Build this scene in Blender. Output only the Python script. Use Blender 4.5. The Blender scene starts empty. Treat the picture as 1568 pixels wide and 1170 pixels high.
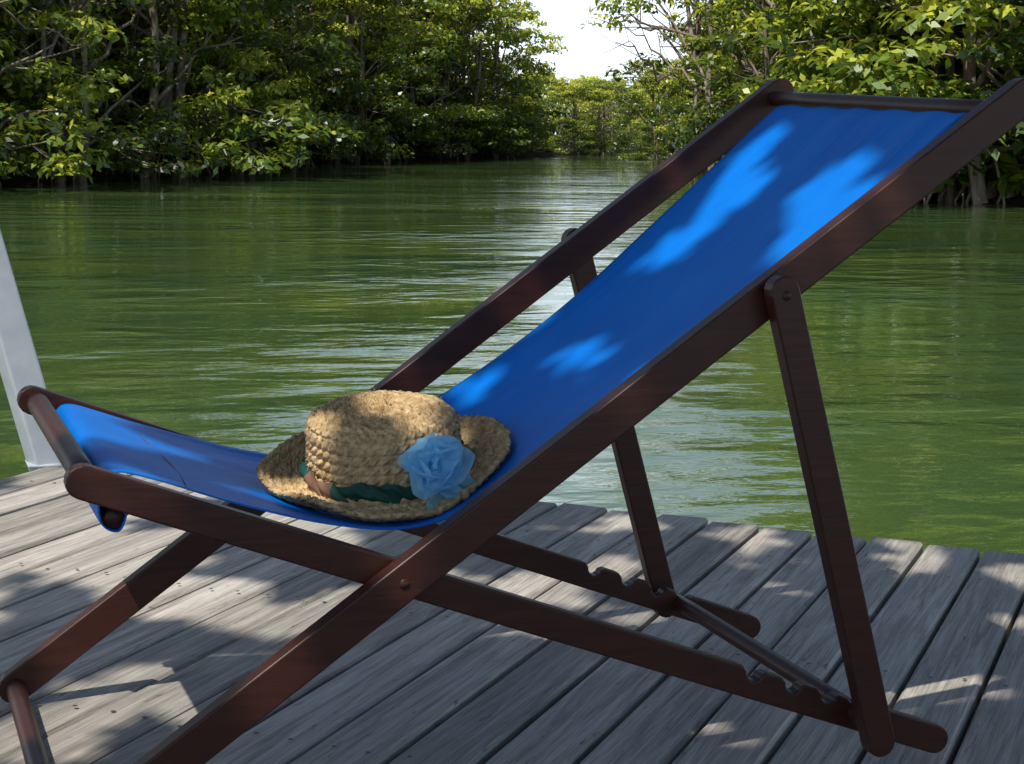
import bpy, bmesh, math, numpy as np
from mathutils import Vector, Matrix
rng=np.random.default_rng(7)
scene=bpy.context.scene
COL=bpy.context.collection
WZ=-1.0   # water level (deck top = 0)
# ---------------------------------------------------------------- helpers
def link(o,parent=None):
    COL.objects.link(o)
    if parent: o.parent=parent
    return o
def empty(name):
    return link(bpy.data.objects.new(name,None))
def mesh_obj(name,verts,faces,mats,parent=None,smooth=False,midx=None,tint=None):
    me=bpy.data.meshes.new(name)
    me.from_pydata([tuple(v) for v in verts],[],[tuple(f) for f in faces])
    for m in mats: me.materials.append(m)
    if midx is not None: me.polygons.foreach_set('material_index',np.asarray(midx,dtype=np.int32))
    if smooth: me.polygons.foreach_set('use_smooth',np.ones(len(me.polygons),dtype=bool))
    if tint is not None:
        a=me.attributes.new('tint','FLOAT','POINT'); a.data.foreach_set('value',np.asarray(tint,dtype=np.float32))
    me.update()
    return link(bpy.data.objects.new(name,me),parent)
def bevel(o,w=.003,seg=2):
    m=o.modifiers.new('b','BEVEL'); m.width=w; m.segments=seg; m.limit_method='ANGLE'; m.angle_limit=math.radians(40)
    return o
class NT:
    def __init__(s,name):
        s.m=bpy.data.materials.new(name); s.m.use_nodes=True; s.t=s.m.node_tree; s.t.nodes.clear()
        s.out=s.n('ShaderNodeOutputMaterial')
    def n(s,typ,**kw):
        nd=s.t.nodes.new(typ)
        for k,v in kw.items(): setattr(nd,k,v)
        return nd
    def l(s,a,b): s.t.links.new(a,b)
    def noise(s,vec,scale,detail=4,rough=.55,dist=0):
        nd=s.n('ShaderNodeTexNoise'); nd.inputs['Scale'].default_value=scale; nd.inputs['Detail'].default_value=detail
        nd.inputs['Roughness'].default_value=rough; nd.inputs['Distortion'].default_value=dist
        if vec is not None: s.l(vec,nd.inputs['Vector'])
        return nd.outputs['Fac']
    def ramp(s,fac,stops):
        nd=s.n('ShaderNodeValToRGB'); e=nd.color_ramp.elements
        while len(e)<len(stops): e.new(.5)
        for i,(p,c) in enumerate(stops):
            e[i].position=p; e[i].color=(*c,1)
        s.l(fac,nd.inputs['Fac']); return nd.outputs['Color']
    def math(s,op,a,b=None,clamp=False):
        nd=s.n('ShaderNodeMath',operation=op); nd.use_clamp=clamp
        for i,v in enumerate((a,b)):
            if v is None: continue
            if isinstance(v,(int,float)): nd.inputs[i].default_value=v
            else: s.l(v,nd.inputs[i])
        return nd.outputs[0]
    def mapping(s,vec,scale=(1,1,1),rot=(0,0,0)):
        nd=s.n('ShaderNodeMapping'); nd.inputs['Scale'].default_value=scale; nd.inputs['Rotation'].default_value=rot
        s.l(vec,nd.inputs['Vector']); return nd.outputs[0]
    def obj(s): return s.n('ShaderNodeTexCoord').outputs['Object']
    def bump(s,h,strength=.5,dist=.01,normal=None):
        nd=s.n('ShaderNodeBump'); nd.inputs['Strength'].default_value=strength; nd.inputs['Distance'].default_value=dist
        s.l(h,nd.inputs['Height'])
        if normal is not None: s.l(normal,nd.inputs['Normal'])
        return nd.outputs[0]
    def mix(s,f,a,b,mode='MIX'):
        nd=s.n('ShaderNodeMix',data_type='RGBA',blend_type=mode)
        for i,v in ((0,f),(6,a),(7,b)):
            if isinstance(v,(int,float)): nd.inputs[i].default_value=v
            elif isinstance(v,tuple): nd.inputs[i].default_value=(*v,1)
            else: s.l(v,nd.inputs[i])
        return nd.outputs[2]
    def principled(s,color=None,rough=.5,spec=.5,normal=None,**kw):
        p=s.n('ShaderNodeBsdfPrincipled')
        if isinstance(color,tuple): p.inputs['Base Color'].default_value=(*color,1)
        elif color is not None: s.l(color,p.inputs['Base Color'])
        if isinstance(rough,(int,float)): p.inputs['Roughness'].default_value=rough
        else: s.l(rough,p.inputs['Roughness'])
        p.inputs['Specular IOR Level'].default_value=spec
        if normal is not None: s.l(normal,p.inputs['Normal'])
        for k,v in kw.items(): p.inputs[k.replace('_',' ')].default_value=v
        return p
    def done(s,p):
        s.l(p.outputs[0],s.out.inputs[0]); return s.m
# ---------------------------------------------------------------- materials
def mat_leaf(name,dark,mid,light,trans=.3):
    m=NT(name); a=m.n('ShaderNodeAttribute',attribute_name='tint').outputs['Fac']
    oi=m.n('ShaderNodeObjectInfo').outputs['Random']
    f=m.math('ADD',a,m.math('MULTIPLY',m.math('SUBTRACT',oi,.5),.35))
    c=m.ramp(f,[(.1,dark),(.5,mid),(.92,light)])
    p=m.n('ShaderNodeBsdfDiffuse'); m.l(c,p.inputs[0])
    gl=m.n('ShaderNodeBsdfGlossy'); gl.inputs['Roughness'].default_value=.38; gl.inputs['Color'].default_value=(.9,.95,1,1)
    y=m.n('ShaderNodeMixShader'); y.inputs[0].default_value=.06; m.l(p.outputs[0],y.inputs[1]); m.l(gl.outputs[0],y.inputs[2])
    if trans<=0: return m.done(p)
    t=m.n('ShaderNodeBsdfTranslucent'); m.l(m.mix(.5,c,light),t.inputs['Color'])
    x=m.n('ShaderNodeMixShader'); x.inputs[0].default_value=trans
    m.l(y.outputs[0],x.inputs[1]); m.l(t.outputs[0],x.inputs[2]); return m.done(x)
M_leaf=mat_leaf('mangrove_leaf',(.016,.038,.006),(.12,.20,.018),(.56,.58,.06),.32)
M_leaf2=mat_leaf('added_shade_leaf',(.03,.06,.01),(.05,.09,.015),(.1,.14,.03),0)
def mat_bark():
    m=NT('bark'); o=m.obj(); n=m.noise(m.mapping(o,(3,3,.6)),3,5)
    c=m.ramp(n,[(.3,(.10,.07,.05)),(.6,(.28,.23,.18)),(.8,(.48,.45,.40))])
    return m.done(m.principled(c,.85,.2,m.bump(n,.6,.03)))
M_bark=mat_bark()
def mat_wood():
    m=NT('dark_mahogany'); o=m.obj()
    g=m.noise(m.mapping(o,(6,60,60),(0,0,0)),2.2,6,.6,.4); b=m.noise(o,4,3)
    c=m.ramp(g,[(.3,(.014,.006,.005)),(.7,(.045,.015,.011))])
    c=m.mix(m.math('MULTIPLY',b,.45),c,(.105,.032,.019))
    return m.done(m.principled(c,.40,.28,m.bump(g,.15,.002)))
M_wood=mat_wood()
def mat_deck():
    m=NT('weathered_planks'); o=m.obj(); a=m.n('ShaderNodeAttribute',attribute_name='tint').outputs['Fac']
    cmb=m.n('ShaderNodeCombineXYZ'); m.l(m.math('MULTIPLY',a,37.),cmb.inputs[0]); m.l(m.math('MULTIPLY',a,11.),cmb.inputs[2])
    va=m.n('ShaderNodeVectorMath',operation='ADD'); m.l(o,va.inputs[0]); m.l(cmb.outputs[0],va.inputs[1]); v=va.outputs[0]
    g=m.noise(m.mapping(v,(1.6,34,10)),1.5,8,.68,1.2)
    f=m.noise(m.mapping(v,(5,190,20)),2.,4,.6,.3)
    st=m.noise(v,2.3,4,.6)
    sp=m.noise(m.mapping(v,(8,30,8)),2.5,4,.7)
    hh=m.math('ADD',m.math('MULTIPLY',g,.62),m.math('MULTIPLY',f,.38))
    c=m.ramp(hh,[(.33,(.13,.115,.10)),(.47,(.33,.30,.262)),(.62,(.58,.53,.465))])
    c=m.mix(m.math('MULTIPLY',st,.4),c,(.24,.22,.195))
    crack=m.ramp(sp,[(.28,(.4,.4,.4)),(.38,(1,1,1))])
    c=m.mix(1.,c,crack,'MULTIPLY')
    c2=m.n('ShaderNodeHueSaturation'); m.l(c,c2.inputs['Color']); m.l(m.math('ADD',.75,m.math('MULTIPLY',a,.45)),c2.inputs['Value'])
    return m.done(m.principled(c2.outputs[0],.7,.3,m.bump(hh,.8,.006)))
M_deck=mat_deck()
def mat_simple(name,c,r=.6,spec=.4,ns=20,amt=.3,metal=0):
    m=NT(name); n=m.noise(m.obj(),ns,5)
    d=tuple(x*(1-amt) for x in c); e=tuple(min(1,x*(1+amt)) for x in c)
    return m.done(m.principled(m.ramp(n,[(.3,d),(.7,e)]),r,spec,m.bump(n,.2,.003),Metallic=metal))
M_post=mat_simple('white_paint_shaded',(.42,.46,.50),.5,.4,14,.12)  # white paint toned blue-grey: the post's shade is put into this colour
M_steel=mat_simple('rusty_nail',(.05,.04,.035),.5,.5,30,.3)
M_soil=mat_simple('bank_soil',(.03,.024,.016),.95,.1,1.5,.5)
M_joist=mat_simple('joist_wood',(.07,.06,.05),.8,.3,8,.4)
def mat_fabric():
    m=NT('blue_canvas'); o=m.obj()
    w1=m.n('ShaderNodeTexWave',wave_type='BANDS',bands_direction='X'); w2=m.n('ShaderNodeTexWave',wave_type='BANDS',bands_direction='Y')
    for w in (w1,w2): w.inputs['Scale'].default_value=260; m.l(o,w.inputs['Vector'])
    h=m.math('ADD',w1.outputs['Fac'],w2.outputs['Fac'])
    n=m.noise(o,7,5); n2=m.noise(m.mapping(o,(1.5,14,1.5)),3,4)
    c=m.ramp(n,[(.3,(.0,.150,.60)),(.7,(.0,.185,.70))])
    b=m.bump(h,.12,.0006); b=m.bump(n2,.4,.007,b)
    p=m.principled(c,.46,.2,b)
    t=m.n('ShaderNodeBsdfTranslucent'); t.inputs[0].default_value=(.0,.2,.9,1)
    x=m.n('ShaderNodeMixShader'); x.inputs[0].default_value=.08
    m.l(p.outputs[0],x.inputs[1]); m.l(t.outputs[0],x.inputs[2]); return m.done(x)
M_fab=mat_fabric()
def mat_straw():
    m=NT('straw'); o=m.obj(); n=m.noise(o,110,5,.7); n2=m.noise(o,14,3)
    c=m.ramp(n,[(.30,(.20,.12,.05)),(.5,(.52,.37,.19)),(.70,(.80,.63,.39))])
    c=m.mix(m.math('MULTIPLY',n2,.45),c,(.40,.26,.12))
    return m.done(m.principled(c,.8,.15,m.bump(n,.6,.003)))
M_straw=mat_straw()
def mat_cloth(name,c,tr):
    m=NT(name); n=m.noise(m.obj(),60,4); b=m.bump(n,.3,.002)
    p=m.principled(m.ramp(n,[(.3,tuple(x*.85 for x in c)),(.7,c)]),.6,.3,b)
    t=m.n('ShaderNodeBsdfTranslucent'); t.inputs[0].default_value=(*c,1)
    x=m.n('ShaderNodeMixShader'); x.inputs[0].default_value=tr
    m.l(p.outputs[0],x.inputs[1]); m.l(t.outputs[0],x.inputs[2]); return m.done(x)
def mat_chiffon():
    m=NT('chiffon'); n=m.noise(m.obj(),70,4); b=m.bump(n,.3,.002)
    c=m.ramp(n,[(.3,(.32,.70,.95)),(.7,(.50,.85,.99))])
    d=m.n('ShaderNodeBsdfDiffuse'); m.l(c,d.inputs[0]); m.l(b,d.inputs['Normal'])
    t=m.n('ShaderNodeBsdfTranslucent'); m.l(c,t.inputs[0])
    x=m.n('ShaderNodeMixShader'); x.inputs[0].default_value=.5; m.l(d.outputs[0],x.inputs[1]); m.l(t.outputs[0],x.inputs[2])
    tr=m.n('ShaderNodeBsdfTransparent'); tr.inputs[0].default_value=(.75,.92,1,1)
    y=m.n('ShaderNodeMixShader'); y.inputs[0].default_value=.24; m.l(x.outputs[0],y.inputs[1]); m.l(tr.outputs[0],y.inputs[2])
    return m.done(y)
M_flow=mat_chiffon()
M_band=mat_cloth('teal_ribbon',(.012,.075,.055),.05)
M_band2=mat_cloth('brown_ribbon',(.20,.11,.07),.05)
def mat_water():
    m=NT('river_water'); o=m.obj()
    v=m.mapping(o,(1,1.7,1),(0,0,.345))
    big=m.noise(m.mapping(o,(1,2.2,1),(0,0,.345)),.10,3)
    a=m.noise(v,.9,2,.45,.3); b=m.noise(v,3.6,3,.5,.2)
    h=m.math('ADD',m.math('MULTIPLY',a,.8),m.math('MULTIPLY',b,.20))
    amp=m.math('ADD',.06,m.math('MULTIPLY',m.math('SUBTRACT',big,.34,True),2.9))
    h=m.math('MULTIPLY',h,amp)
    nb=m.bump(h,1.,.080)
    c=m.ramp(m.noise(m.mapping(o,(1,1.6,1),(0,0,.345)),.22,4),[(.3,(.038,.085,.034)),(.7,(.062,.098,.022))])
    return m.done(m.principled(c,.02,.5,nb,IOR=1.5))
M_water=mat_water()
# ---------------------------------------------------------------- sun / sky / camera
el=math.radians(58); hx,hy=-.8,-.6
S=np.array([math.cos(el)*hx,math.cos(el)*hy,math.sin(el)])
w=bpy.data.worlds.new("World"); scene.world=w; w.use_nodes=True
nt=w.node_tree; bg=nt.nodes['Background']; sky=nt.nodes.new('ShaderNodeTexSky'); sky.sky_type='NISHITA'; sky.sun_disc=False
sky.sun_elevation=el; sky.sun_rotation=math.atan2(S[0],S[1])%(2*math.pi); sky.air_density=1.0; sky.dust_density=1.
# bright tropical haze and thin cloud, whiter toward the horizon
tc=nt.nodes.new('ShaderNodeTexCoord'); sep=nt.nodes.new('ShaderNodeSeparateXYZ'); nt.links.new(tc.outputs['Generated'],sep.inputs[0])
mr=nt.nodes.new('ShaderNodeMapRange'); mr.interpolation_type='SMOOTHSTEP'
for k_,v_ in (('From Min',.02),('From Max',.40),('To Min',.95),('To Max',.0)): mr.inputs[k_].default_value=v_
nt.links.new(sep.outputs[2],mr.inputs['Value'])
cn=nt.nodes.new('ShaderNodeTexNoise'); cn.inputs['Scale'].default_value=3.5; cn.inputs['Detail'].default_value=6
mp=nt.nodes.new('ShaderNodeMapping'); mp.inputs['Scale'].default_value=(1,1,3.5); nt.links.new(tc.outputs['Generated'],mp.inputs[0]); nt.links.new(mp.outputs[0],cn.inputs['Vector'])
cr=nt.nodes.new('ShaderNodeMapRange')
for k_,v_ in (('From Min',.35),('From Max',.65),('To Min',.45),('To Max',1.0)): cr.inputs[k_].default_value=v_
nt.links.new(cn.outputs['Fac'],cr.inputs['Value'])
mu=nt.nodes.new('ShaderNodeMath'); mu.operation='MULTIPLY'; nt.links.new(mr.outputs[0],mu.inputs[0]); nt.links.new(cr.outputs[0],mu.inputs[1])
mx=nt.nodes.new('ShaderNodeMix'); mx.data_type='RGBA'; nt.links.new(mu.outputs[0],mx.inputs[0]); nt.links.new(sky.outputs[0],mx.inputs[6]); mx.inputs[7].default_value=(13.0,14.8,16.5,1)
nt.links.new(mx.outputs[2],bg.inputs[0]); bg.inputs[1].default_value=.11
sl=bpy.data.lights.new('sun','SUN'); sl.energy=5; sl.angle=math.radians(.5); sl.color=(1,.95,.86)
so=link(bpy.data.objects.new('sun',sl)); so.rotation_euler=Vector(S).to_track_quat('Z','Y').to_euler(); so.location=(0,0,20)
cam=bpy.data.cameras.new('camera'); co=link(bpy.data.objects.new('camera',cam)); scene.camera=co
fw=Vector((.3339,.9319,-.1415)); r=Vector((.9421,-.3350,.0168)); u=Vector((.0317,.1389,.9898))
R=Matrix((r,u,-fw)).transposed(); R=R.to_quaternion().to_matrix().to_4x4(); R.translation=Vector((-.886,-1.791,.758)); co.matrix_world=R
cam.lens=36*2774.7/1568; cam.sensor_width=36; cam.clip_end=4000; cam.clip_start=.05
scene.view_settings.view_transform='Standard'
# ---------------------------------------------------------------- water & banks
mesh_obj('river_water',[(-1500,-1500,WZ),(1500,-1500,WZ),(1500,1500,WZ),(-1500,1500,WZ)],[(0,1,2,3)],[M_water])
Lsh=np.array([(-30,20),(-14,30),(-5,37),(2.2,43),(11.9,59.4),(20.6,74),(31.9,84),(36.5,90),(50,112)],float)
Rsh=np.array([(70,22),(38,30),(24.8,34.),(23.4,37.5),(26.6,48),(31.0,66),(33.0,74.5),(42,96),(60,110)],float)
def offset(poly,d):
    out=[]
    for i,p in enumerate(poly):
        a=poly[max(i-1,0)];b=poly[min(i+1,len(poly)-1)];t=(b-a)/np.linalg.norm(b-a);out.append(p+d*np.array([-t[1],t[0]]))
    return np.array(out)
def resamp(poly,step):
    seg=np.linalg.norm(np.diff(poly,axis=0),axis=1);s=np.r_[0,np.cumsum(seg)];q=np.arange(0,s[-1],step)
    return np.c_[np.interp(q,s,poly[:,0]),np.interp(q,s,poly[:,1])]
def bank(poly,sg,name):
    rows=[]
    pl=resamp(poly,2.)
    for d,z in ((.8,-.4),(2.,.12),(4,.4),(9,.7),(30,1.2)):
        o=offset(pl,sg*d); rows.append(np.c_[o+rng.normal(0,.12,o.shape),np.full(len(o),WZ+z)+rng.normal(0,.05,len(o))])
    n=len(pl); V=np.concatenate(rows); F=[]
    for i in range(len(rows)-1):
        for j in range(n-1): F.append((i*n+j,i*n+j+1,(i+1)*n+j+1,(i+1)*n+j))
    mesh_obj(name,V,F,[M_soil],smooth=True)
bank(Lsh,1,'ground_bank'); bank(Rsh,-1,'ground_bank.001')
# ---------------------------------------------------------------- trees
def norm(v): return v/(np.linalg.norm(v,axis=-1,keepdims=True)+1e-9)
class Geo:
    def __init__(s): s.V=[];s.F=[];s.M=[];s.T=[];s.n=0
    def tube(s,pts,rad,k=6,mi=0):
        pts=np.asarray(pts,float); n=len(pts); t=norm(np.gradient(pts,axis=0))
        ref=np.array([.3,.2,1.]) if abs(t[0][2])<.8 else np.array([1.,.1,0])
        a=norm(np.cross(t,ref)); b=np.cross(t,a); th=np.linspace(0,2*math.pi,k,endpoint=False)
        rad=np.asarray(rad)[:,None,None]
        ring=pts[:,None,:]+rad*(np.cos(th)[None,:,None]*a[:,None,:]+np.sin(th)[None,:,None]*b[:,None,:])
        s.V.append(ring.reshape(-1,3)); s.T.append(np.full(n*k,.5))
        i=np.arange(n-1)[:,None]*k; j=np.arange(k)[None,:]; j2=(j+1)%k
        f=np.stack([i+j,i+j2,i+k+j2,i+k+j],-1).reshape(-1,4)+s.n
        s.F.append(f); s.M.append(np.full(len(f),mi)); s.n+=n*k
    def leaves(s,c,nrm,L,W,tint,g,mi=1):
        n=len(c); t=norm(np.cross(nrm,g.normal(size=(n,3)))); t[:,2]-=.25; t=norm(t); sd=norm(np.cross(nrm,t))
        L=L*g.uniform(.7,1.25,(n,1)); W=W*g.uniform(.75,1.2,(n,1))
        v=np.stack([c-t*L/2,c+sd*W/2+nrm*W*.2,c+t*L/2,c-sd*W/2+nrm*W*.2],1).reshape(-1,3)
        s.V.append(v); s.T.append(np.repeat(tint,4)); f=np.arange(4*n).reshape(-1,4)+s.n
        s.F.append(f); s.M.append(np.full(n,mi)); s.n+=4*n
    def mesh(s,name,mats):
        V=np.concatenate(s.V);F=np.concatenate(s.F).astype(np.int32);M=np.concatenate(s.M).astype(np.int32);T=np.concatenate(s.T).astype(np.float32)
        me=bpy.data.meshes.new(name); me.vertices.add(len(V)); me.vertices.foreach_set('co',V.astype(np.float32).ravel())
        me.loops.add(F.size); me.loops.foreach_set('vertex_index',F.ravel()); me.polygons.add(len(F))
        me.polygons.foreach_set('loop_start',np.arange(0,F.size,4,dtype=np.int32)); me.polygons.foreach_set('loop_total',np.full(len(F),4,dtype=np.int32))
        me.polygons.foreach_set('material_index',M); 
        for m in mats: me.materials.append(m)
        a=me.attributes.new('tint','FLOAT','POINT'); a.data.foreach_set('value',T)
        me.update(calc_edges=True); me.validate(); return me
def make_tree(name,seed,H=9.,R=3.2,low=.15,limbs=30,cl=6,lv=62,L=.25,Wd=.12,roots=True,skirt=0,bare=3):
    g=np.random.default_rng(seed); G=Geo(); stems=[]
    ns=g.integers(3,6)
    for i in range(ns):
        a=g.uniform(0,6.28); b=np.array([math.cos(a),math.sin(a),0])*g.uniform(.3,1.3)
        top=np.array([math.cos(a)*R*.35,math.sin(a)*R*.35,H*g.uniform(.6,.82)])
        t=np.linspace(0,1,9)[:,None]; p=b*(1-t)+top*t+np.c_[np.sin(t*5+i)*.18,np.cos(t*4+i)*.18,np.zeros_like(t)]
        G.tube(p,np.interp(t[:,0],[0,1],[.13,.05]),7); stems.append(p)
        if roots:
            for k in range(3):
                a2=g.uniform(0,6.28); rr=g.uniform(.5,1.5); z0=g.uniform(.6,1.6); tt=np.linspace(0,1,7)[:,None]
                s0=np.array([p[1][0],p[1][1],z0]); e=np.array([s0[0]+math.cos(a2)*rr,s0[1]+math.sin(a2)*rr,-.6])
                q=s0*(1-tt)+e*tt; q[:,2]+=np.sin(tt[:,0]*math.pi)*.35
                G.tube(q,np.linspace(.045,.02,7),5)
    for i in range(bare):   # pale bare branches reaching out of the crown
        a=g.uniform(0,6.28); s0=stems[g.integers(ns)][g.integers(3,7)]; zf=g.uniform(.3,.9)
        e=np.array([math.cos(a)*R*1.1,math.sin(a)*R*1.1,H*zf]); t=np.linspace(0,1,10)[:,None]
        q=s0*(1-t)+e*t+g.normal(0,.13,(10,3))*np.sin(t*math.pi); G.tube(q,np.linspace(.06,.014,10),5)
        for j in range(3):
            b0=q[5+j]; G.tube([b0,b0+g.normal(0,.35,3)+(e-s0)*.08,b0+g.normal(0,.5,3)+(e-s0)*.16],[.022,.015,.006],4)
    for i in range(limbs+skirt):
        sk=i>=limbs
        st=stems[g.integers(ns)]; zf=g.uniform(low,1)**.9; a=g.uniform(0,6.28)
        if sk: zf=g.uniform(.05,.2); a=(i-limbs)/skirt*6.28+g.uniform(-.3,.3)
        prof=math.sqrt(max(.05,1-abs((zf-.45)/.62)**2.2))
        rr=R*prof*g.uniform(.6,1.12)
        if sk: rr=R*g.uniform(.65,1.0)
        e=np.array([math.cos(a)*rr,math.sin(a)*rr,H*zf*g.uniform(.92,1.06)])
        k=min(8,max(1,int(np.clip((zf-.12),.1,.95)*9))); s0=st[k]
        t=np.linspace(0,1,7)[:,None]; q=s0*(1-t)+e*t; q[:,2]+=np.sin(t[:,0]*math.pi)*.3; q+=g.normal(0,.07,q.shape)*np.sin(t*math.pi)
        G.tube(q,np.linspace(.06,.018,7),5)
        bt=g.uniform(.0,.85)+(zf-.4)*.45 if not sk else g.uniform(.0,.35)  # underside shade put into leaf colour: skirt and lower limbs tinted darker
        for j in range(cl):
            c=e+g.normal(0,1,3)*np.array([.66,.66,.42])
            c[2]=max(c[2],.30)
            if j<2: G.tube([q[4],(q[4]+c)/2+g.normal(0,.08,3),c],[.025,.018,.008],4)
            rad=g.uniform(.34,.72); n=int(lv*(rad/.55)**2*1.1)
            d=norm(g.normal(size=(n,3))); d[:,2]=np.where(d[:,2]<-.2,-d[:,2]*.6,d[:,2]); d=norm(d)
            p=c+d*rad*g.uniform(.55,1.1,(n,1))*np.array([1.15,1.15,.7])
            nr=norm(d*.8+np.array([0,0,.55])+g.normal(0,.42,(n,3)))
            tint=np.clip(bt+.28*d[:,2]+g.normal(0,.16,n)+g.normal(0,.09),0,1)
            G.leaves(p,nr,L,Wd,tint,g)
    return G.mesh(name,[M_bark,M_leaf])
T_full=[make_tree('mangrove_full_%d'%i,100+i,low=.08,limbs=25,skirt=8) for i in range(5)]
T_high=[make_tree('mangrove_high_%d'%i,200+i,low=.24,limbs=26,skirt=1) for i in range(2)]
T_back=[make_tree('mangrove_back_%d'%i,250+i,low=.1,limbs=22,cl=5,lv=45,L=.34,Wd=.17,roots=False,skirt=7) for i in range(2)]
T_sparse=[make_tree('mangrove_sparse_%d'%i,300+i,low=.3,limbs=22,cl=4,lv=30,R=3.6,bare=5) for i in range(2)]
def put(me,x,y,h,g=rng,sx=None):
    o=bpy.data.objects.new('mangrove_tree',me); s=h/9.; sx=sx or s*g.uniform(.92,1.12)
    o.scale=(sx,sx,s); o.rotation_euler=(0,0,g.uniform(0,6.28)); o.location=(x,y,WZ+.0); link(o)
def row(poly,sg,d,step,hf,hs,first=None,lib=T_full,jit=.5):
    pl=offset(resamp(poly,step),sg*d)
    for i,p in enumerate(pl):
        p=p+rng.normal(0,jit,2); h=np.interp(p[1],hf,hs)*rng.uniform(.9,1.1)
        me=lib[rng.integers(len(lib))]
        if first and first[0]<p[1]<first[1] and rng.random()<.75: me=T_high[rng.integers(2)]
        put(me,p[0],p[1],h)
Lv=np.array([(-3.5,38.4),(2.2,43),(11.9,59.4),(20.6,74),(31.9,84),(36.5,90),(46,105)],float)
hl=[20,60,72,80,85,87.5,90,96]
row(Lv,1,2.6,3.3,hl,[10.5,10.5,10,9.8,9.4,7.4,4.8,4.2],(70,80),jit=.8)
row(Lv[:6],1,6.0,4.2,hl,[11,11,10.5,10,9.0,6.6,4.6,4.2],lib=T_back)
row(Lv[:5],1,10,4.8,hl,[12,12,11,10,7.0,5,4.6,4.2],lib=T_back)
Rv=np.array([(29.5,32.5),(24.8,34.),(23.4,37.5),(26.6,48),(31.0,66),(33.0,74.5),(42,96)],float)
hr=[20,40,50,60,68,75,100]; hw=[12,11.5,10,7.8,5.8,4.8,4.8]
row(Rv,-1,2.4,3.2,hr,hw,jit=.7)
row(Rv,-1,6.0,4.0,hr,[12.5,12,10.5,7.5,5.6,5.0,4.8],lib=T_back)
row(Rv[:5],-1,10,4.8,hr,[13,12,11,7.5,5.2,4.6,4.6],lib=T_back)
put(T_sparse[0],27.6,55,11.5,sx=1.1); put(T_sparse[1],29.3,60.5,11.5,sx=1.15)
for i in range(8):   # growth closing the bend of the river
    put(T_full[i%5],42+i*3.4-rng.uniform(0,2),132+rng.uniform(-6,6)-i*1.5,rng.uniform(4.6,5.6))
# continuous forest in the distance
g=np.random.default_rng(21); G=Geo(); n=15000
aa=g.uniform(-.42,.42,n); dd=165+g.uniform(-8,12,n)
X_=-.886+dd*(.338+.942*aa); Y_=-1.79+dd*(.941-.335*aa)
hmax=4.7+.9*np.sin(aa*37)+.7*np.sin(aa*83+1)+.5*np.sin(aa*190)
cl_=np.sin(aa*420+dd*.9)*np.sin(dd*.7+aa*90)
Z_=WZ+.1+hmax*g.random(n)**.8*(1+.12*cl_)
G.leaves(np.c_[X_,Y_,Z_],norm(np.array([-.35,-.8,.6])+g.normal(0,.5,(n,3))),.95,.6,np.clip(.58+.25*cl_+g.normal(0,.15,n),0,1),g)
for i in range(60):
    a_=-.42+.84*i/59; p=np.array([-.886+165*(.338+.942*a_),-1.79+165*(.941-.335*a_),WZ-.2]); G.tube([p,p+[.1,0,1.5],p+[0,.2,3.2]],[.16,.12,.07],6)
link(bpy.data.objects.new('distant_trees',G.mesh('distant_trees',[M_bark,M_leaf])))
# ---------------------------------------------------------------- added unseen tree behind the viewer, leaf gaps shape the dappled sun
g=np.random.default_rng(11); G=Geo()
N=26000
Tx=g.uniform(-2.6,3.4,N); Ty=g.uniform(-2.4,2.6,N)
holes=[((.190,.388,.667),.052),((.115,.405,.597),.035),((.226,.176,.70),.022),((.262,.190,.732),.012),((-.035,.253,.468),.015),((-.02,.12,.48),.02),
 ((-.13,.45,.405),.028),((-.64,.3,.39),.045),((-.56,.36,.37),.03),((.18,.56,.68),.02),((-.05,.56,.51),.03),((.09,0,.6),.02),((-.36,0,.28),.035),((-.5,0,.18),.02),((-.1,0,.46),.015),
 ((-.69,.25,.40),.035),((-.72,.4,.03),.08),((-.55,.55,.15),.05),((-.3,.26,.43),.045),((-.29,.14,.40),.02),((-.407,1.025,0),.11),((-.292,.872,0),.10),((.138,.934,0),.09),((-.58,.57,0),.10),
 ((.516,.32,0),.08),((.56,.42,0),.05),((.662,1.185,0),.07),((.31,1.02,0),.06),((.84,.9,0),.055),((.45,.62,0),.05),((-.05,1.05,0),.06),((.2,.5,0),.03),((.8,.5,0),.05),((1.0,.75,0),.06),((.95,.35,0),.05),
 ((.62,.7,0),.04),((-.25,.35,0),.04),((.0,.7,0),.03),((.9,1.0,0),.05),((.48,1.35,0),.06),((.7,.15,0),.04),((-.45,.2,0),.05),((.1,.2,0),.025),((-.1,1.35,0),.05)]
keep=np.ones(N,bool)
k=S[:2]/S[2]
for (x,y,z),rr in holes:
    q=np.array([x,y])-k*z; ang=math.atan2(.767,.641)+.35*math.sin(x*50)
    dx_,dy_=Tx-q[0],Ty-q[1]; e1=dx_*math.cos(ang)+dy_*math.sin(ang); e2=-dx_*math.sin(ang)+dy_*math.cos(ang)
    R0=rr+.040; keep&=((e1/(R0*1.2))**2+(e2/(R0*.87))**2)>1
lit=(Ty>.93+.75*(Tx+.7)+.10*np.sin(Tx*17)+.06*np.sin(Ty*23+1))&(Tx<.12)&(Tx>-2.6)
patch=np.sin(Tx*9+Ty*4)+np.sin(Ty*11-Tx*5+1)+.8*np.sin(Tx*21+2*Ty)
keep&=~(lit&((g.random(N)>.012)&(patch<2.0)))
Tx,Ty=Tx[keep],Ty[keep]; n=len(Tx)
hgt=g.uniform(3.5,4.5,n); P=np.c_[Tx,Ty,np.zeros(n)]+S[None,:]*(hgt/S[2])[:,None]
G.leaves(P,norm(np.array([0,0,.6])+S+g.normal(0,.3,(n,3))),.155,.092,g.uniform(.2,.9,n),g)
base=np.array([-6.4,-3.4,-1.4]); fork=np.array([-5.6,-3.5,2.6])
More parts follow.
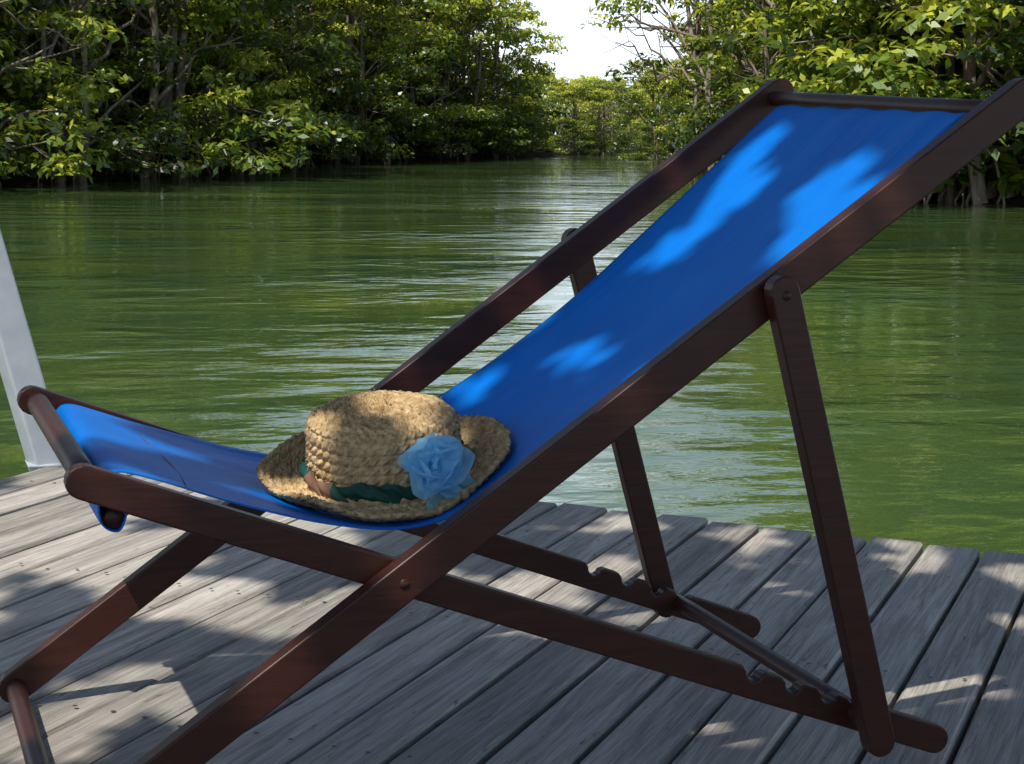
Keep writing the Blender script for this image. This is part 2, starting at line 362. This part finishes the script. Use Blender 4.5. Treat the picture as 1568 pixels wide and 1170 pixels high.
t=np.linspace(0,1,12)[:,None]; tr=base*(1-t)+fork*t+np.c_[np.sin(t*4)*.15,np.cos(t*3)*.1,0*t]
G.tube(tr,np.linspace(.30,.17,12),12)
for i in range(9):
    e=np.array([g.uniform(-4.5,.4),g.uniform(-3.6,.2),g.uniform(3.9,4.6)]); t=np.linspace(0,1,9)[:,None]
    q=fork*(1-t)+e*t; q[:,2]+=np.sin(t[:,0]*3.14)*.5; q+=g.normal(0,.05,q.shape); q[0]=fork
    G.tube(q,np.linspace(.08,.010,9),7)
me=G.mesh('added_shade_tree',[M_bark,M_leaf2]); link(bpy.data.objects.new('added_shade_tree',me))
# ---------------------------------------------------------------- deck
th=math.radians(49)
corner=np.array([-.423,2.329]); bw=.1044
deck=empty('wooden_deck'); deck.location=(corner[0],corner[1],0); deck.rotation_euler=(0,0,th)
V=[];F=[];T=[]
skew=math.tan(math.radians(2.3))
for i in range(52):
    y1=-i*bw-.0035; y0=y1-bw+.0075; e=-skew*(i*bw)+rng.uniform(-.005,.006)
    zz=rng.uniform(-.002,.002); tl=rng.uniform(-.0015,.0015)
    b=len(V)
    sec=[(y0,-.035),(y0,-.005),(y0+.005,0),(y1-.005,0),(y1,-.005),(y1,-.035)]
    for x in (-5.5,e):
        for (yy,z) in sec: V.append((x,yy,z+zz+(tl if yy>(y0+y1)/2 else -tl)))
    for k2 in range(6): F.append((b+k2,b+(k2+1)%6,b+6+(k2+1)%6,b+6+k2))
    F.append(tuple(b+q for q in range(5,-1,-1))); F.append(tuple(b+6+q for q in range(6)))
    T+= [rng.random()]*12
mesh_obj('boards',V,F,[M_deck],deck,tint=T)
def box(V,F,a,b):
    n=len(V)
    for x in (a[0],b[0]):
        for y in (a[1],b[1]):
            for z in (a[2],b[2]): V.append((x,y,z))
    for f in ((0,1,3,2),(4,6,7,5),(0,4,5,1),(2,3,7,6),(0,2,6,4),(1,5,7,3)): F.append(tuple(n+q for q in f))
V=[];F=[]
for xj in (-.32,-.92,-1.52,-2.12,-2.72,-3.32,-3.92,-4.52,-5.12): box(V,F,(xj-.022,-5.4,-.185),(xj+.022,-.01,-.0395))
mesh_obj('joists',V,F,[M_joist],deck)
V=[];F=[]
for xj in (-.5,-2.9,-5.1):
    for yj in (-.2,-2.7,-5.2): box(V,F,(xj-.07,yj-.07,-2.2),(xj+.07,yj+.07,-.188))
bevel(mesh_obj('piles',V,F,[M_joist],deck),.01)
V=[];F=[]
for xj in (-.32,-.92,-1.52,-2.12,-2.72,-3.32):
    for i in range(40):
        for o in (.28,.72):
            cx=xj+rng.uniform(-.012,.012); cy=-i*bw-bw*o+rng.uniform(-.004,.004); b=len(V)
            for q in range(8): V.append((cx+.0036*math.cos(q*.785),cy+.0036*math.sin(q*.785),.0036))
            F.append(tuple(range(b,b+8)))
mesh_obj('nails',V,F,[M_steel],deck)
# ---------------------------------------------------------------- leaning white post
post=empty('white_post'); post.location=(-.524,2.229,0)
V=[];F=[]; box(V,F,(-.036,-.028,-.01),(.036,.028,1.75))
p=bevel(mesh_obj('shaft',V,F,[M_post],post),.006,3); p.rotation_euler=(math.radians(-5),math.radians(-13.5),math.radians(20))
V=[];F=[]; box(V,F,(-.045,-.038,.0),(.041,.038,.006)); bevel(mesh_obj('foot_plate',V,F,[M_post],post),.002)
# ---------------------------------------------------------------- deck chair
chair=empty('deck_chair')
W=.56
Y={'A':(0.,W),'B':(.028,W-.028),'C':(-.028,W+.028)}
sides=[dict(Af=(-.719,.026),Ah=(.349,.782),Bf=(.314,.029),Bh=(-.683,.394),tA=.728,tB=.114),
       dict(Af=(-.721,.025),Ah=(.343,.799),Bf=(.321,.030),Bh=(-.689,.401),tA=.732,tB=.112)]
def rail(name,p0,p1,hh,yc,th_,e0=.02,e1=.02,notch=(),flip=1):
    p0=np.array(p0);p1=np.array(p1);d=p1-p0;Ln=np.linalg.norm(d);d/=Ln;n=np.array([-d[1],d[0]])
    if n[1]<0:n=-n
    pts=[]
    a0=-e0+hh;a1=Ln+e1-hh
    for q in np.linspace(-math.pi/2,math.pi/2,9): pts.append((a1+hh*math.cos(q),hh*math.sin(q)))
    for s in sorted(notch,reverse=True):
        r_=.0105
        pts.append((s+r_+.006,hh)); 
        for q in np.linspace(0,math.pi,7): pts.append((s+r_*math.cos(q)-.002*math.sin(q),hh-.004-r_*.95*math.sin(q)))
        pts.append((s-r_-.006,hh))
    for q in np.linspace(math.pi/2,3*math.pi/2,9): pts.append((a0+hh*math.cos(q),hh*math.sin(q)))
    P=[p0+d*s+n*h for s,h in pts]; k=len(P)
    V=[(x,yc-th_/2,z) for x,z in P]+[(x,yc+th_/2,z) for x,z in P]
    F=[tuple(range(k)),tuple(range(2*k-1,k-1,-1))]+[(i,k+i,k+(i+1)%k,(i+1)%k) for i in range(k)]
    o=mesh_obj(name,V,F,[M_wood],chair)
    bm=bmesh.new(); bm.from_mesh(o.data); bmesh.ops.recalc_face_normals(bm,faces=bm.faces); bm.to_mesh(o.data); bm.free()
    bevel(o,.0022,3)
    return o
def cyl(name,a,b,r_,mat,parent,k=20,end=.3):
    a=np.array(a,float);b=np.array(b,float); L=np.linalg.norm(b-a); G=Geo()
    d=(b-a)/L; pts=[a,a+d*.0003,a+d*.002]+[a+d*L*q for q in (.2,.4,.6,.8)]+[b-d*.002,b-d*.0003,b]
    G.tube(pts,[.0002,r_*.85,r_]+[r_]*4+[r_,r_*.85,.0002],k)
    me=G.mesh(name,[mat]); me.polygons.foreach_set('use_smooth',np.ones(len(me.polygons),bool)); return link(bpy.data.objects.new(name,me),parent)
for si,nm in ((0,'near'),(1,'far')):
    s=sides[si]; Af,Ah,Bf,Bh=[np.array(s[k]) for k in ('Af','Ah','Bf','Bh')]
    cp=Af+(Ah-Af)*s['tA']; cb=Bf+(Bh-Bf)*s['tB']
    rail('long_rail_'+nm,Af,Ah,.0205,Y['A'][si],.023,.022,.05 if si==0 else .035)
    rail('seat_rail_'+nm,Bf,Bh,.0175,Y['B'][si],.021,.018,.024,notch=(.121,.165,.215,.27))
    rail('prop_leg_'+nm,cb,cp,.0175,Y['C'][si],.021,.034,.022)
    Z=Y['C'][si]
    cyl('pivot_bolt_'+nm,(cp[0],Z-.0120,cp[1]),(cp[0],Z+.0120,cp[1]),.006,M_wood,chair)
    da=(Ah-Af);db=(Bh-Bf); M=np.array([da,-db]).T; tt=np.linalg.solve(M,Bf-Af); X=Af+da*tt[0]
    cyl('cross_bolt_'+nm,(X[0],Y['A'][si]-.0130,X[1]),(X[0],Y['B'][si]+.0120,X[1]),.006,M_wood,chair)
a,b=sides
def bar(name,pa,pb,ya,yb,r_): return cyl(name,(pa[0],ya,pa[1]),(pb[0],yb,pb[1]),r_,M_wood,chair)
bar('head_bar',a['Ah'],b['Ah'],.0,W,.0105)
bar('foot_bar',a['Af'],b['Af'],.0,W,.0125)
bar('seat_front_bar',a['Bh'],b['Bh'],.028,W-.028,.0135)
lerp=lambda s,t:np.array(s['Bf'])+(np.array(s['Bh'])-np.array(s['Bf']))*t
ca,cb_=lerp(a,a['tB']),lerp(b,b['tB'])
bar('prop_bar',(ca[0],ca[1]+.004),(cb_[0],cb_[1]+.004),-.03,W+.03,.0112)
bar('fabric_dowel',(-.655,.350),(-.660,.356),.052,W-.05,.0115)
# sling
prof=np.array([(-.640,.362),(-.650,.3375),(-.6675,.345),(-.6705,.370),(-.666,.392),(-.650,.3985),(-.615,.388),(-.56,.368),(-.50,.348),(-.43,.328),(-.36,.3165),(-.30,.323),(-.24,.350),(-.17,.389),(-.08,.446),(.024,.521),(.123,.604),(.225,.692),(.300,.758),(.322,.776),(.333,.783)])
def catmull(P,n):
    P=np.vstack([2*P[0]-P[1],P,2*P[-1]-P[-2]]); out=[]
    for i in range(1,len(P)-2):
        for t in np.linspace(0,1,n,endpoint=False):
            p0,p1,p2,p3=P[i-1:i+3]; out.append(.5*((2*p1)+(-p0+p2)*t+(2*p0-5*p1+4*p2-p3)*t*t+(-p0+3*p1-3*p2+p3)*t**3))
    out.append(P[-2]); return np.array(out)
pr=catmull(prof,8); nP=len(pr); nW=48
def fabz(x):
    q=pr[40:]; return np.interp(x,q[:,0],q[:,1])
V=[];F=[]
for i,(x,z) in enumerate(pr):
    xx=np.clip((x+.66)/.98,0,1); pinch=.014*math.sin(math.pi*xx)**.8 if x>-.66 else 0
    y0=.047+pinch; y1=W-.047-pinch*1.1
    for j in range(nW):
        t=j/(nW-1); y=y0+(y1-y0)*t
        zt=z+(.010*(t-.5)*np.clip((x+.1)/.4,0,1))
        sag=-.010*math.sin(math.pi*t)*math.sin(math.pi*xx)
        edge=.0035*(math.exp(-(t*18)**2)+math.exp(-((1-t)*18)**2))*math.sin(math.pi*xx)
        wr=.0014*math.sin(y*60+x*9)*math.sin(math.pi*xx)*(.5+.5*math.sin(x*13+2))+.0015*math.exp(-((x+.60)/.05)**2)*math.sin(y*45)+.0012*math.exp(-((x-.31)/.05)**2)*math.sin(y*70)
        hem=.0009 if (t<.035 or t>.965) else 0
        V.append((x,y,zt+sag+edge+wr+hem))
for i in range(nP-1):
    for j in range(nW-1): q=i*nW+j; F.append((q,q+nW,q+nW+1,q+1))
fo=mesh_obj('sling_fabric',V,F,[M_fab],chair,smooth=True)
m=fo.modifiers.new('s','SOLIDIFY'); m.thickness=.0016; m.offset=0
G=Geo()
for j in range(40):
    y=.08+.40*j/39; x=-.585+.012*math.sin(y*8)+.02*y
    zz=fabz(x)-.0025*math.sin(math.pi*y/.56)+.0010
    G.tube([(x,y,zz-.001),(x+.0004,y+.003,zz+.0008),(x,y+.006,zz-.001)],[.0004,.0005,.0004],4)
me=G.mesh('seam_stitching',[M_band2]); link(bpy.data.objects.new('seam_stitching',me),chair)
# ---------------------------------------------------------------- straw hat
hat=empty('straw_hat'); hc=np.array([-.315,.240,.343])
Rt=Matrix.Rotation(math.radians(10),3,'X')@Matrix.Rotation(math.radians(-6),3,'Y')
Rn=np.array(Rt)
pf=catmull(np.array([(.0005,.080),(.03,.0800),(.062,.0792),(.0785,.0755),(.0848,.066),(.0865,.045),(.0880,.022),(.0905,.008),(.098,.0015),(.112,.0),(.130,.002),(.143,.007),(.150,.011)]),16)
seg=np.r_[0,np.cumsum(np.linalg.norm(np.diff(pf,axis=0),axis=1))]; nv=240; q=np.linspace(0,seg[-1],nv)
pr_=np.interp(q,seg,pf[:,0]); pz=np.interp(q,seg,pf[:,1]); dr=np.gradient(pr_,q);dz=np.gradient(pz,q)
nu=640; u=np.linspace(0,2*math.pi,nu,endpoint=False)
wd=.0118
U,Q=np.meshgrid(u,q); sp=Q/wd+U/(2*math.pi)+.05*np.sin(U*5+Q*90); rowi=np.floor(sp); fr=sp-rowi
Rr=pr_[:,None]+0*U
ridge=np.sqrt(np.clip(1-(2*fr-1)**2,0,1))
hsh=np.modf(np.abs(np.sin(rowi*12.9898)*43758.5))[0]
kk=np.maximum(8,np.round(2*math.pi*Rr.mean(axis=1,keepdims=True)/.0125))
ph=.9*np.sin(U*7+rowi*2.3)+.6*np.sin(U*17+rowi*5.1)
br=np.sin(U*kk+hsh*6+ph+(fr-.5)*3.6)
br2=np.sin(U*61+hsh*20+fr*9+ph)*np.sin(U*23+rowi*3)
amp=1+.45*np.sin(U*11+rowi*4.7)*np.sin(U*4+rowi)
disp=.0038*ridge+.0013*br*ridge*amp+.0009*br2+rng.normal(0,.00016,U.shape)
disp[q>seg[-1]-wd*1.1,:]+=.002
nr_=-dz[:,None]; nz_=dr[:,None]
hr_=Rr+nr_*disp; hz=pz[:,None]+nz_*disp
br_w=np.clip((Rr-.092)/.060,0,1)
hr_=hr_*(1+br_w*(.012*np.sin(3*U+1)+.006*np.sin(9*U)))
hz=hz+br_w*(.006*np.sin(2*U+.6)+.004*np.sin(3*U+2.)+.003*np.sin(7*U)+.006*np.clip(np.cos(U-2.9),0,1)**2+.014*np.clip(np.cos(U-.3),0,1)**2)
cw=np.clip(hz/.08,0,1)*(1-br_w); hr_=hr_*(1+.025*np.sin(2*U+.4)*cw+.012*np.sin(5*U)*cw); hz=hz-(cw>.8)*.003*np.cos(U-.5)*np.clip(Rr/.07,0,1)
X=hr_*np.cos(U); Yy=hr_*np.sin(U)
Pw=np.stack([X,Yy,hz],-1).reshape(-1,3)@Rn.T+hc
low=fabz(Pw[:,0])+.001
bw_=br_w.reshape(-1)
Pw[:,2]=np.where((bw_>.02),np.maximum(Pw[:,2],low+disp.reshape(-1)),Pw[:,2])
ii=np.arange(nv-1)[:,None]*nu; jj=np.arange(nu)[None,:]; F=np.stack([ii+jj,ii+nu+jj,ii+nu+(jj+1)%nu,ii+(jj+1)%nu],-1).reshape(-1,4)
G=Geo(); G.V=[Pw];G.F=[F];G.M=[np.zeros(len(F))];G.T=[np.zeros(len(Pw))]
me=G.mesh('straw_body',[M_straw]); me.polygons.foreach_set('use_smooth',np.ones(len(me.polygons),bool)); ho=link(bpy.data.objects.new('straw_body',me),hat)
m=ho.modifiers.new('s','SOLIDIFY'); m.thickness=.005; m.offset=-1
# loose straw fibres
G=Geo(); g=np.random.default_rng(3)
for i in range(420):
    a_=g.integers(nu); b_=g.integers(12,nv-2); p0=Pw[b_*nu+a_]; nn_=norm(np.cross(Pw[b_*nu+(a_+1)%nu]-p0,Pw[(b_-1)*nu+a_]-p0))
    if nn_@norm(p0-hc)<0: nn_=-nn_
    dd=norm(np.cross(nn_,g.normal(size=3)))*g.uniform(.004,.010); p0=p0+nn_*.0003
    G.tube([p0,p0+dd*.5+nn_*.0018,p0+dd+nn_*g.uniform(0,.003)],[.0005,.0004,.0002],4)
me=G.mesh('straw_fibres',[M_straw]); link(bpy.data.objects.new('straw_fibres',me),hat)
def hatw(P): return np.asarray(P)@Rn.T+hc
nu2=260;nv2=11;V=[];F=[];MI=[]
for i in range(nv2):
    for j in range(nu2):
        a_=j/nu2*2*math.pi; t=i/(nv2-1)
        rr=.0950+.003*math.sin(math.pi*t)+.0022*math.sin(a_*13+t*7+math.sin(a_*5))+.0014*math.sin(a_*37+t*9); rr*=(1+.015*math.sin(2*a_+.4))
        V.append((rr*math.cos(a_),rr*math.sin(a_),.005+t*.021+.003*math.sin(a_*6+1)+.002*math.sin(a_*17)*t))
for i in range(nv2-1):
    for j in range(nu2):
        F.append((i*nu2+j,i*nu2+(j+1)%nu2,(i+1)*nu2+(j+1)%nu2,(i+1)*nu2+j))
        ad=(j/nu2*360)%360; MI.append(1 if 188<ad<216 or ad>330 else 0)
mesh_obj('ribbon',hatw(V),F,[M_band,M_band2],hat,smooth=True,midx=MI)
# loose chiffon bow: broad crumpled loops round a small knot, with tails
g=np.random.default_rng(5)
fd=norm(np.array([.12,-.95,0.30])); fc=np.array([.263,-.963,0])*.101+np.array([0,0,.047])
t1=norm(np.cross(fd,[0,0,1.]));t2=np.cross(t1,fd)
V=[];F=[]
def petal(ang,tilt,Lp,Wp,base,seed,curl=.9,ruf=1.):
    gg=np.random.default_rng(seed); n0=len(V); a1=gg.uniform(0,6);a3=gg.uniform(0,6);nn=19
    rad=math.cos(ang)*t1+math.sin(ang)*t2; tan=-math.sin(ang)*t1+math.cos(ang)*t2
    c=np.array(base,float)
    for i in range(nn):
        s=i/(nn-1)
        bend=tilt+(s**1.5)*curl; along=rad*math.sin(bend)+fd*math.cos(bend)
        if i: c=c+along*Lp/(nn-1)
        nrm_=np.cross(along,tan)
        for j in range(nn):
            q_=j/(nn-1)*2-1; wv=Wp*(.30+.70*math.sin(min(1.,s/.6)*math.pi/2))*math.sqrt(max(.08,1-.75*max(0,(s-.55)/.45)**2))
            cup=.40*wv*q_*q_+ruf*(.0075*math.sin(q_*3.6+a1+s*2.5)*s+.0030*math.sin(q_*9+a1+s*5)*s+.0018*math.sin(s*14+a3+q_*3))
            V.append(c+tan*wv*q_-nrm_*cup+along*(.004*math.sin(q_*3+a3)-.012*q_*q_)*s)
    for i in range(nn-1):
        for j in range(nn-1): k_=n0+i*nn+j; F.append((k_,k_+1,k_+nn+1,k_+nn))
petal(2.9,1.0,.050,.030,fc,1,.4); petal(.25,.85,.050,.038,fc,2,.35); petal(-.95,.9,.045,.034,fc,3,.35)
petal(1.45,.85,.042,.038,fc,4,.3); petal(-2.2,.8,.040,.030,fc,5,.4)
petal(.8,.35,.036,.032,fc+fd*.004,6,.6); petal(-1.7,.35,.034,.032,fc+fd*.005,7,.6); petal(3.1,.25,.032,.026,fc+fd*.006,8,.9)
petal(0.,-.05,.024,.016,fc+fd*.008,9,1.1)
petal(-1.75,1.5,.062,.024,fc+t2*-.014+fd*.006,96,.1); petal(-2.5,1.35,.058,.020,fc+t2*-.010+fd*.006,97,.1)
fl=mesh_obj('chiffon_bow',hatw(V),F,[M_flow],hat,smooth=True)
